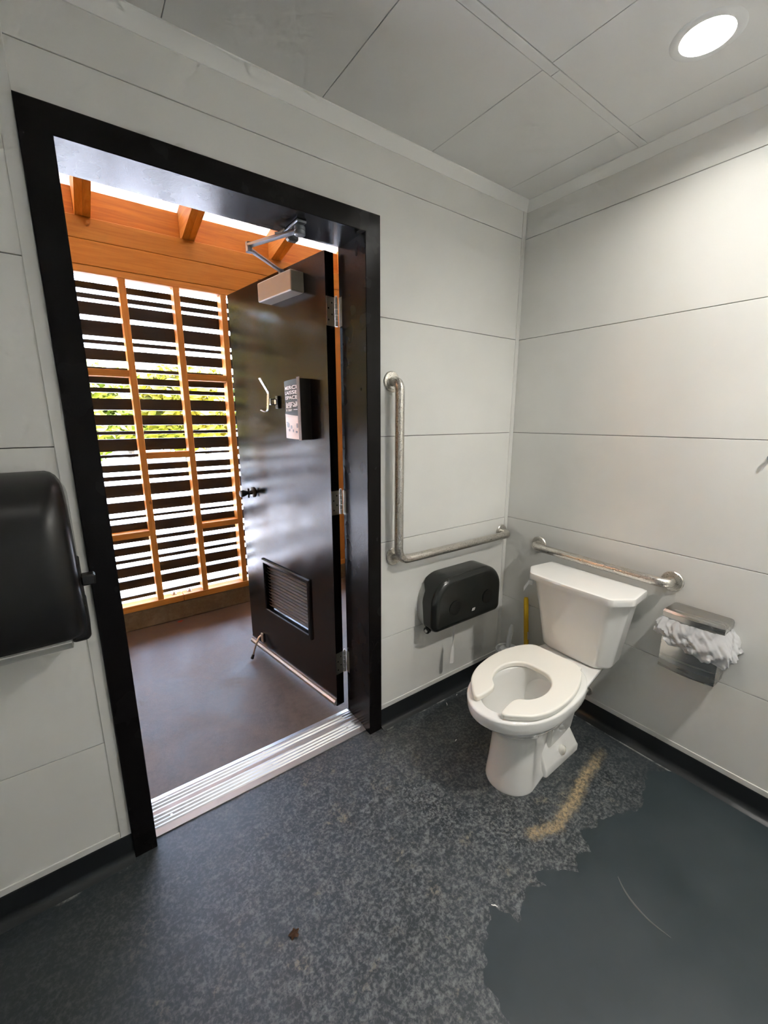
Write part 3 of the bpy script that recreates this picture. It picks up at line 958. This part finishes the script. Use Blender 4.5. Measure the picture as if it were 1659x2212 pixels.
for k, (x_, y_) in enumerate(((-1.5, 14.6), (1.35, 14.9), (4.2, 14.5), (-3.0, 18.2), (-.1, 18.4), (2.8, 18.1), (5.7, 18.3))):
    tree(x_, y_, 3.1 + .25 * (k % 3), 1.32, M_LV[(k + 1) % 2], 'yellow-green tree seen in strips between the dark slats')
tx = -22.0; i = 0
rt_ = random.Random(3)
while tx < -6:
    tree(tx, 17.5 + rt_.uniform(-.8, 1.0), rt_.uniform(3.0, 4.4), rt_.uniform(1.35, 1.5), M_LV[i % 2], 'yellow-green tree seen in strips between the dark slats')
    tx += rt_.uniform(3.1, 3.6); i += 1

# ================================================================== FITTINGS
# ceiling lamps; the one behind the viewer is added as fill light
def downlight(c, label, mat):
    t = thing('ceiling_light', label, 'ceiling light', tuple(c), 'round ceiling downlights')
    bm = B()
    revolve(bm, c + Vector((0, 0, .0008)), (0, 0, -1), [(-.045, .0605), (-.02, .0605), (0, .0605), (.004, .063), (.0055, .070), (.004, .081), (.0008, .086), (0, .086)], 48, False, False)
    part('trim_ring', bm, M_WPLAST, t)
    bm = B(); revolve(bm, c + Vector((0, 0, .030)), (0, 0, 1), [(0, .060), (.004, .060)], 40)
    part('diffuser', bm, mat, t)
    return t
downlight(LAMP, 'round glowing downlight in the ceiling above the toilet', M_LAMP)
downlight(LAMP2, 'round ceiling downlight above the towel dispenser, outside the picture', M_LAMP_B)
downlight(FILL_LAMP, 'unseen downlight added behind the viewer to fill the room with light', M_LAMP_FILL)

# grab bars
RB = .0195
def flange(parent, c, d):
    bm = B(); revolve(bm, c, d, [(.0002, .0415), (.003, .0415), (.007, .0385), (.0085, .030), (.0085, .018)], 36, True, False)
    part('flange', bm, M_STEEL, parent)
ga = thing('grab_bar', 'L-shaped stainless grab bar on the wall beside the doorway', 'grab bar', (-.45, 0, .85), 'stainless grab bars')
yb = -.056
path = fillet([(-.815, -.001, 1.615), (-.815, yb, 1.615), (-.815, yb, .853), (-.047, yb, .850), (-.047, -.001, .850)], [.036, .052, .036], 9)
bm = B(); tube(bm, path, RB, 20); part('bar', bm, M_STEEL, ga, ang=60)
bm = B(); cyl(bm, (-.802, -.001, .857), (-.800, yb, .870), RB * .92, n=20); part('corner_post', bm, M_STEEL, ga)
for c in ((-.815, 0, 1.615), (-.802, 0, .857), (-.047, 0, .850)): flange(ga, c, (0, -1, 0))
gb = thing('grab_bar', 'straight stainless grab bar above the toilet tank', 'grab bar', (0, -.52, .82), 'stainless grab bars')
path = fillet([(-.001, -.212, .822), (yb, -.212, .822), (yb, -.832, .816), (-.001, -.832, .816)], [.036, .036], 9)
bm = B(); tube(bm, path, RB, 20); part('bar', bm, M_STEEL, gb, ang=60)
for c in ((0, -.212, .822), (0, -.832, .816)): flange(gb, c, (-1, 0, 0))

# ------------------------------------------------------------------ toilet
PH = R(1.5)
Fv = Vector((-math.cos(PH), -math.sin(PH), 0)); Lv = Vector((math.sin(PH), -math.cos(PH), 0))
TO = Vector((0, -.540, 0))
T = lambda u, v, z: TO + Fv * u + Lv * v + Vector((0, 0, z))
toi = thing('toilet', 'white two-piece toilet with open-front seat in the corner', 'toilet', tuple(T(.45, 0, 0)))
NS = 56
def egg(uf, ub, b, u0, e, ef=1.0, waist=None):
    out = []
    for k in range(NS):
        t = 2 * math.pi * k / NS
        c, s = math.cos(t), math.sin(t)
        if c >= 0: u = u0 + (uf - u0) * abs(c) ** ef; v = b * math.copysign(abs(s) ** ef, s)
        else: u = u0 - (u0 - ub) * abs(c) ** e; v = b * math.copysign(abs(s) ** e, s)
        if waist and u < waist[1]:
            q = min(1, (waist[1] - u) / (waist[1] - waist[0])); q = q * q * (3 - 2 * q)
            v *= 1 - (1 - waist[2]) * q
        out.append((u, v))
    return out
secs = [  # z, uf, ub, b, u0, e, waist
    (.000, .704, .240, .102, .600, .45, (.46, .51, .80)), (.010, .706, .240, .104, .600, .45, (.46, .51, .78)), (.030, .702, .245, .102, .600, .45, (.46, .50, .66)),
    (.090, .694, .255, .097, .595, .45, (.46, .50, .60)), (.170, .688, .270, .093, .590, .45, (.45, .50, .60)), (.225, .688, .275, .093, .585, .5, (.45, .51, .66)),
    (.255, .700, .270, .102, .580, .55, (.42, .52, .78)), (.285, .730, .262, .124, .575, .6, (.38, .52, .90)), (.312, .768, .255, .150, .570, .65, (.34, .48, .95)),
    (.335, .797, .250, .166, .565, .7, None), (.352, .810, .250, .173, .562, .72, None), (.355, .813, .250, .1745, .562, .72, None), (.3575, .821, .250, .181, .562, .72, None),
    (.372, .825, .250, .184, .562, .72, None), (.398, .827, .250, .185, .562, .72, None), (.404, .823, .252, .181, .562, .72, None), (.406, .815, .258, .174, .562, .72, None)]
rings = [[T(u, v, z) for u, v in egg(uf, ub, b, u0, e, 1.0, wst)] for z, uf, ub, b, u0, e, wst in secs]
for z, uf, ub, b, u0 in ((.406, .782, .395, .128, .575), (.402, .776, .402, .122, .575), (.385, .773, .404, .120, .575), (.33, .755, .400, .116, .57), (.27, .715, .400, .100, .56), (.225, .66, .41, .075, .54), (.20, .62, .42, .06, .53)):
    rings.append([T(u, v, z) for u, v in egg(uf, ub, b, u0, 1.0)])
bm = B(); loft(bm, rings, True, True)
bowl = part('bowl', bm, M_CHINA, toi, ang=50)
bm = B(); loft(bm, [[T(u, v, .232) for u, v in egg(.662, .408, .078, .54, 1.0)], [T(u, v, .2325) for u, v in egg(.662, .408, .078, .54, 1.0)]])
part('water', bm, M_WATER, bowl, 'still water in the bowl')
# rear deck under the tank
bm = B()
dk = lambda u0, u1, w0, w1: [(u0, -w0), (u1, -w1), (u1, w1), (u0, w0)]
def rr(quad, z, r=.02):
    q = ccw(quad); out = []
    n = len(q)
    for i in range(n):
        p, a, b = Vector(q[i]), Vector(q[i - 1]), Vector(q[(i + 1) % n])
        A_, B_ = p + (a - p).normalized() * r, p + (b - p).normalized() * r
        for k in range(5):
            t = k / 4; out.append(A_.lerp(p, t).lerp(p.lerp(B_, t), t))
    return [T(x.x, x.y, z) for x in out]
loft(bm, [rr(dk(.235, .45, .060, .075), .10), rr(dk(.20, .45, .065, .080), .22), rr(dk(.12, .43, .085, .125), .32), rr(dk(.065, .40, .112, .158), .372), rr(dk(.060, .40, .118, .165), .398), rr(dk(.064, .39, .114, .160), .404)])
part('rear_deck', bm, M_CHINA, bowl, ang=50)
# foot flange
bm = B()
loft(bm, [rr(dk(.236, .50, .098, .100), 0, .012), rr(dk(.236, .50, .099, .101), .026, .012), rr(dk(.240, .50, .094, .096), .036, .012), rr(dk(.262, .50, .052, .058), .128, .012)])
part('foot', bm, M_CHINA, bowl, ang=50)
for s in (1, -1):
    bm = B(); revolve(bm, T(.365, .083 * s, .048), Vector((0, 0, 1)) + Lv * .35 * s, [(0, .019), (.016, .018), (.030, .012), (.034, .006), (.035, .001)], 18)
    part('bolt_cap', bm, M_SEAT, toi)
# open-front seat
half = [(.272, .0), (.272, .072), (.276, .098), (.296, .126), (.345, .154), (.42, .177), (.50, .187), (.58, .185), (.65, .172), (.71, .146), (.752, .110), (.783, .078), (.789, .062), (.778, .052), (.74, .047), (.70, .046), (.672, .056), (.645, .083), (.60, .103), (.545, .108), (.495, .097), (.458, .072), (.440, .040), (.436, .0)]
SPH = R(3.0)
def seat_pt(u, v, z):
    return T(u, v - .030 + .036 * (u - .28) / .51, z)
sm = [tuple(p) for p in catmull([Vector(p) for p in half], 4)]
outl = sm + [(u, -v) for u, v in reversed(sm[1:-1])]
bm = B(); slab(bm, outl, .4085, .4315, .0075, seat_pt, 4, .004)
part('seat', bm, M_SEAT, toi, ang=45)
for s in (1, -1):
    bm = B(); box(bm, 0, .03, -.018, .018, .404, .414, .003)
    for v in bm.verts: v.co = T(.272 + v.co.x - .012, v.co.y + .07 * s, v.co.z)
    part('seat_hinge', bm, M_SEAT, toi)
# tank
TR = R(-2.2)
def tk(u, v, z):
    return T(.16 + (u - .16) * math.cos(TR) - v * math.sin(TR), v * math.cos(TR) + (u - .16) * math.sin(TR), z)
def tankring(ub, us, uf, wb, ws, wf, z, r=.018):
    q = [(ub, -wb), (us, -ws), (uf, -wf), (uf + .006, 0), (uf, wf), (us, ws), (ub, wb)]
    q = ccw(q); out = []; n = len(q)
    for i in range(n):
        p, a, b = Vector(q[i]), Vector(q[i - 1]), Vector(q[(i + 1) % n])
        A_, B_ = p + (a - p).normalized() * min(r, (a - p).length * .45), p + (b - p).normalized() * min(r, (b - p).length * .45)
        for k in range(6):
            t = k / 5; out.append(A_.lerp(p, t).lerp(p.lerp(B_, t), t))
    return [tk(x.x, x.y, z) for x in out]
bm = B()
loft(bm, [tankring(.075, .150, .185, .120, .135, .100, .404), tankring(.066, .163, .208, .148, .160, .118, .409), tankring(.060, .170, .217, .156, .170, .127, .425), tankring(.060, .178, .236, .178, .194, .150, .58), tankring(.060, .188, .258, .203, .220, .172, .742)])
part('tank', bm, M_CHINA, toi, ang=40)
bm = B()
loft(bm, [tankring(.054, .194, .270, .212, .231, .180, .7365, .014), tankring(.050, .200, .281, .222, .240, .186, .740, .014), tankring(.050, .201, .283, .224, .242, .187, .758, .014), tankring(.052, .199, .280, .222, .240, .186, .768, .014), tankring(.060, .190, .268, .212, .230, .178, .7715, .014)])
part('tank_lid', bm, M_CHINA, toi, ang=40)
bm = B()
loft(bm, [[tk(u, v, z) for u, v, z in ((.205, -.214, .712), (.228, -.205, .712), (.228, -.205, .688), (.205, -.214, .688))], [tk(u, v, z) for u, v, z in ((.195, -.232, .712), (.232, -.222, .710), (.232, -.222, .690), (.195, -.232, .690))], [tk(u, v, z) for u, v, z in ((.205, -.243, .700), (.262, -.226, .682), (.264, -.225, .660), (.205, -.243, .680))]])
part('flush_lever', bm, M_WPLAST, toi, 'white flush lever on the tank side', ang=30)
# supply stop behind the toilet
sv = thing('supply_valve', 'small water valve at the wall behind the toilet', 'valve', (0, -.545, .147))
bm = B(); revolve(bm, (-.0005, -.545, .147), (-1, 0, 0), [(0, .026), (.004, .025), (.006, .011), (.030, .010), (.050, .010)], 18); part('valve_body', bm, M_STEEL, sv)
bm = B(); revolve(bm, (-.050, -.545, .147), (-1, 0, 0), [(0, .014), (.010, .015), (.015, .010)], 14); part('valve_handle', bm, M_WPLAST, sv)
bm = B(); tube(bm, catmull([Vector((-.035, -.540, .152)), Vector((-.036, -.50, .175)), Vector((-.040, -.425, .24)), Vector((-.060, -.402, .32)), Vector((-.085, -.398, .400))], 6), .005, 8); part('supply_hose', bm, M_STEEL, sv)

# ------------------------------------------------------------------ toilet roll dispenser
tp = thing('toilet_roll_dispenser', 'black twin toilet roll dispenser under the L-shaped grab bar', 'paper dispenser', (-.415, 0, .46))
X0, X1, Z0, Z1 = -.657, -.176, .466, .732
bm = B()
gray = rrect(X0 + .003, X1 - .003, Z0 - .022, Z1 - .012, (.10, .10, .125, .125), 10)
slab(bm, gray, -.0005, -.062, .004, XZ, 2, 0.0); part('back_tray', bm, M_GPLAST, tp, 'grey plastic back tray')
bm = B()
cov = rrect(X0, X1, Z0, Z1, (.040, .040, .125, .125), 10)
# the cover runs back to the wall at the top and is cut back at the flanks
o = ccw(cov)
def back(p):
    x, z = p
    t = min(1, max(0, (z - (Z1 - .075)) / .05)); t = t * t * (3 - 2 * t)
    b = min(1, max(0, (Z0 + .06 - z) / .05))
    wav = .010 * math.sin((z - Z0) / (Z1 - Z0) * math.pi)
    return -.052 + .049 * t - .010 * b + wav * (1 - t)
prof_ = [(0, None), (0, -.095)] + [(-.034 * (1 - math.cos(R(a))), -.095 - .034 * math.sin(R(a))) for a in (15, 30, 45, 60, 75, 90)] 
rings = []
for d, y in prof_:
    rings.append([Vector((q[0], back(p) if y is None else y, q[1])) for p, q in zip(o, offset2(o, d))])
loft(bm, rings, True, True)
cover = part('cover', bm, M_BPLAST, tp, ang=50)
for cx in (-.525, -.292):
    bm = B(); revolve(bm, (cx, -.1308, .575), (0, -1, 0), [(0, .036), (.0012, .036), (.0016, .034)], 30); part('roll_window', bm, M_BWIN, cover)
bm = B(); revolve(bm, (X0 + .008, -.070, Z0 + .006), (-1, -.25, 0), [(-.01, .017), (.006, .017), (.010, .012)], 16)
lk = part('lock_boss', bm, M_BPLAST, cover)
bm = B(); revolve(bm, (X0 - .002, -.073, Z0 + .006), (-1, -.25, 0), [(0, .008), (.003, .0075)], 12); part('lock', bm, M_STEEL, lk)
bm = B()
def qd(x0, x1, z0, z1, y, sh=.003):
    bm.faces.new([bm.verts.new(p) for p in ((x0 - sh, y, z0), (x1 - sh, y, z0), (x1 + sh, y, z1), (x0 + sh, y, z1))])
qd(-.406, -.386, .527, .541, -.1322); part('emblem', bm, P('emblem_grey', (.50, .50, .47), .5), cover, 'small pale emblem', smooth=False)
bm = B(); qd(-.4025, -.3905, .5305, .5345, -.1326, .001); qd(-.399, -.3885, .5365, .5385, -.1326, .0005); part('emblem_mark', bm, M_PRINTD, cover, smooth=False)
bm = B()
rings = []
for k in range(15):
    t = k / 14; z = .50 - .265 * t; a = .9 * math.sin(t * 5.2) + .5; wd = .013 * (1 - .35 * math.sin(t * 3.1)); cx = -.470 - .006 * t
    dx, dy = math.cos(a) * wd, math.sin(a) * wd
    rings.append([Vector((cx - dx, -.075 - dy, z)), Vector((cx, -.075 - .004, z)), Vector((cx + dx, -.075 + dy, z)), Vector((cx, -.075 + .002, z))])
loft(bm, rings); 
part('paper_tail', bm, M_PAPER, tp, 'strip of white paper hanging down', ang=80)

# ------------------------------------------------------------------ towel dispenser
td = thing('towel_dispenser', 'large black paper towel dispenser left of the doorway', 'towel dispenser', (-2.105, 0, .88))
CX, HWD = -2.1065, .166
def tring(z, hw, yf, rr_, yb_=-.018):
    q = ccw(rrect(CX - hw, CX + hw, yf, yb_, (rr_, rr_, .004, .004), 8))
    return [Vector((p[0], p[1], z)) for p in q]
bm = B()
ST = [(.918, .150, -.170, .03), (.914, .160, -.180, .04), (.925, .1655, -.192, .045), (.960, .1665, -.203, .05), (1.02, .166, -.213, .055), (1.10, .165, -.218, .058), (1.17, .164, -.214, .058), (1.22, .163, -.202, .055), (1.255, .162, -.184, .05), (1.285, .160, -.158, .045), (1.305, .156, -.128, .04), (1.320, .148, -.095, .03), (1.329, .138, -.062, .02), (1.333, .128, -.036, .008)]
loft(bm, [tring(*s) for s in ST])
tc = part('cover', bm, M_BSATIN, td, ang=60)
bm = B(); slab(bm, rrect(CX - HWD - .001, CX + HWD + .001, .905, 1.318, (.02, .02, .05, .05), 8), -.0005, -.020, .003, XZ, 2, 0.0); part('back_plate', bm, M_GPLAST, td)
# lower right lug
bm = B(); slab(bm, rrect(CX + HWD - .040, CX + HWD + .006, .880, .985, (.012, .014, .02, .01), 5), -.020, -.135, .012, XZ, 3, 0.004); part('lug', bm, M_BSATIN, td)
bm = B(); slab(bm, rrect(CX - HWD - .006, CX - HWD + .040, .880, .985, (.012, .014, .02, .01), 5), -.020, -.135, .012, XZ, 3, 0.004); part('lug', bm, M_BSATIN, td)
# grey paper chute under the cover
bm = B()
pr = [(-.02, .915), (-.02, .893), (-.09, .872), (-.150, .878), (-.182, .905), (-.178, .915)]
loft(bm, [[Vector((x, p[0], p[1])) for p in catmull([Vector(q) for q in pr], 4, True)] for x in (CX - HWD + .036, CX + HWD - .036)])
part('paper_chute', bm, M_GPLAST, td, 'grey plastic paper chute')
# feed lever on the right flank
bm = B(); box(bm, -1.944, -1.936, -.150, -.055, .985, 1.100, .003); lv = part('lever_plate', bm, M_BSATIN, td)
bm = B(); box(bm, -1.938, -1.906, -.152, -.118, 1.040, 1.068, .004); part('feed_lever', bm, M_BSATIN, lv)

# ------------------------------------------------------------------ sanitary bin with liner
sb = thing('wall_bin', 'brushed steel sanitary bin with a white liner on the wall by the toilet', 'bin', (0, -.95, .485))
BY0, BY1 = -1.044, -.856
def bring(z, d, bul, extra=0):
    pts = [(-.0005, BY1 + d), (-.094 - d, BY1 + d)]
    for k in range(1, 10):
        t = k / 10; pts.append((-.094 - d - bul * math.sin(math.pi * t), BY1 + d + (BY0 - BY1 - 2 * d) * t))
    pts += [(-.094 - d, BY0 - d), (-.0005, BY0 - d)]
    return [Vector((x, y, z)) for x, y in pts]
bm = B(); loft(bm, [bring(.485, 0, .012), bring(.700, 0, .012)]); part('body', bm, M_BRUSH, sb, ang=30)
bm = B(); loft(bm, [bring(.700, .002, .012), bring(.7005, .006, .012), bring(.722, .007, .012), bring(.731, .003, .012), bring(.7335, -.004, .011)])
part('lid', bm, M_BRUSH, sb, ang=25)
bm = B()
NP, NR = 170, 16
def upath(t, d):
    """U-shaped path round the bin, t 0..1 from the toilet side to the far side"""
    a, b = .096 + d, (BY1 - BY0) + 2 * d
    L = a + b + a; s = t * L
    if s < a: return Vector((-s, BY1 + d, 0))
    if s < a + b: 
        q = (s - a) / b
        return Vector((-a - .012 * math.sin(math.pi * q), BY1 + d - (s - a), 0))
    return Vector((-a + (s - a - b), BY0 - d, 0))
rows_ = []
for j in range(NR):
    v = j / (NR - 1)
    row = []
    for i in range(NP):
        t = i / (NP - 1)
        sag = .058 + .062 * math.sin(min(1, max(0, (t - .05) / .72)) * math.pi / 2) ** 1.5 - .03 * max(0, t - .80) / .2
        fl = .006 + .020 * math.sin(min(1, v * 1.25) * math.pi * .62) + .022 * max(0, t - .62) / .38 * v
        nz = noise.noise(Vector((t * 17 + v * 3.0, v * 2.2, 1.3))) * .014 + noise.noise(Vector((t * 38 - v * 7, v * 5, 7.7))) * .008
        d = max(.003, fl + nz * (.35 + v))
        if v > .88: d = max(.003, d - (v - .88) / .12 * .012)
        p = upath(t, d); p.z = .7005 - v * sag - .3 * abs(nz) + noise.noise(Vector((t * 11, 3, v * 2))) * .006 * v
        p.x = min(p.x, -.002)
        row.append(p)
    rows_.append(row)
loft(bm, rows_, False, False, closed=False)
bmesh.ops.solidify(bm, geom=bm.faces[:], thickness=.0008)
part('liner', bm, M_BAG, sb, 'crumpled white plastic liner', ang=70)

# ------------------------------------------------------------------ brush, handle, scraps
br = thing('toilet_brush', 'white toilet brush in a round holder behind the toilet', 'toilet brush', (-.105, -.138, 0))
bm = B(); revolve(bm, (-.105, -.138, 0), (0, 0, 1), [(0, .055), (.004, .058), (.19, .062), (.212, .065), (.215, .064), (.213, .060), (.19, .057), (.12, .055)], 28, True, True); part('holder', bm, M_WPLAST, br)
bm = B(); revolve(bm, (-.105, -.138, .155), (0, 0, 1), [(0, .02), (.005, .046), (.045, .050), (.062, .040), (.070, .012)], 24); part('brush_cap', bm, M_WPLAST, br)
bm = B(); tube(bm, [Vector((-.105, -.138, .21)), Vector((-.100, -.140, .27)), Vector((-.094, -.143, .33)), Vector((-.091, -.1445, .358))], [.010, .013, .0125, .006], 12); part('handle', bm, M_WPLAST, br)
bm = B()
a, b = Vector((-.034, -.182, .519)), Vector((-.085, -.262, .012))
tube(bm, [a, a.lerp(b, .02), a.lerp(b, .5), b], [.0095, .0125, .0125, .0125], 14)
yh = thing('yellow_stick', 'yellow handle leaning in the corner behind the toilet', 'stick', tuple(b))
part('stick', bm, M_YELLOW, yh)
d_ = (b - a).normalized(); p_ = a.lerp(b, .36)
bm = B(); cyl(bm, p_, p_ + d_ * .042, .0131, n=14, caps=False)
for v in list(bm.verts):
    if (v.co - p_).dot(Vector((.75, -.65, 0))) < -.004: pass
bmesh.ops.delete(bm, geom=[f for f in bm.faces if f.calc_center_median().lerp(p_, 0).x < (a.lerp(b, .40)).x - .0045], context='FACES')
part('sticker', bm, M_PRINTW, yh, 'small white sticker')

def leafthing(name, label, x, y, z, s, mat, seed):
    rn = random.Random(seed); bm = B(); n = 14
    c = bm.verts.new((x, y, z + s * .25)); ring = []
    for k in range(n):
        t = 2 * math.pi * k / n; r_ = s * (.65 + .45 * abs(math.sin(t * 2.5 + seed))) * rn.uniform(.8, 1.1)
        ring.append(bm.verts.new((x + r_ * math.cos(t), y + r_ * math.sin(t) * .8, z + .001 + s * .22 * rn.random())))
    for k in range(n): bm.faces.new((c, ring[k], ring[(k + 1) % n]))
    bmesh.ops.solidify(bm, geom=bm.faces[:], thickness=.0006)
    solo(name, bm, mat, label, 'leaf', (x, y, z), smooth=False)
leafthing('dry_leaf', 'small brown dry leaf on the washroom floor', -1.572, -.539, .001, .017, M_LEAF, 1)
leafthing('dry_leaf', 'tiny red leaf on the passage floor by the kerb', -1.44, 1.755, .001, .020, M_LEAFR, 2)
for i, (x, y, l, a, lab) in enumerate(((-.500, -.072, .024, .9, 'white paper scrap on the dark floor below the roll dispenser'), (-.403, -.050, .012, .2, 'tiny white paper speck near the corner baseboard'), (-.646, -.282, .016, .1, 'white paper scrap on the floor left of the toilet'), (-1.044, -.835, .020, -1.0, 'thin pale straw scrap at the ragged floor edge'))):
    bm = B(); ca, sa = math.cos(a), math.sin(a)
    rings = []
    for k in range(5):
        t = k / 4 - .5; ww = .0022 * (1 - abs(t))
        c = Vector((x + ca * l * t, y + sa * l * t + .002 * math.sin(t * 6), .0028 + .0015 * math.cos(t * 5)))
        n_ = Vector((-sa, ca, 0))
        rings.append([c - n_ * ww, c + Vector((0, 0, -.0008)), c + n_ * ww, c + Vector((0, 0, .0006))])
    loft(bm, rings); solo('paper_scrap', bm, M_PAPER, lab, 'scrap', (x, y, .001), 'scraps on the floor', smooth=False)

# small hook at the right edge
wh = thing('wall_hook', 'small dark wall hook at the right edge above the bin', 'hook', (0, -1.062, 1.335))
bm = B(); revolve(bm, (-.0004, -1.062, 1.335), (-1, 0, 0), [(0, .012), (.003, .011), (.004, .006), (.008, .005)], 16); part('hook_base', bm, M_ZINC, wh)
bm = B(); revolve(bm, (-.008, -1.062, 1.335), (-1, 0, .3), [(0, .005), (.004, .008), (.008, .007), (.010, .003)], 14); part('hook_knob', bm, M_ZINC, wh)
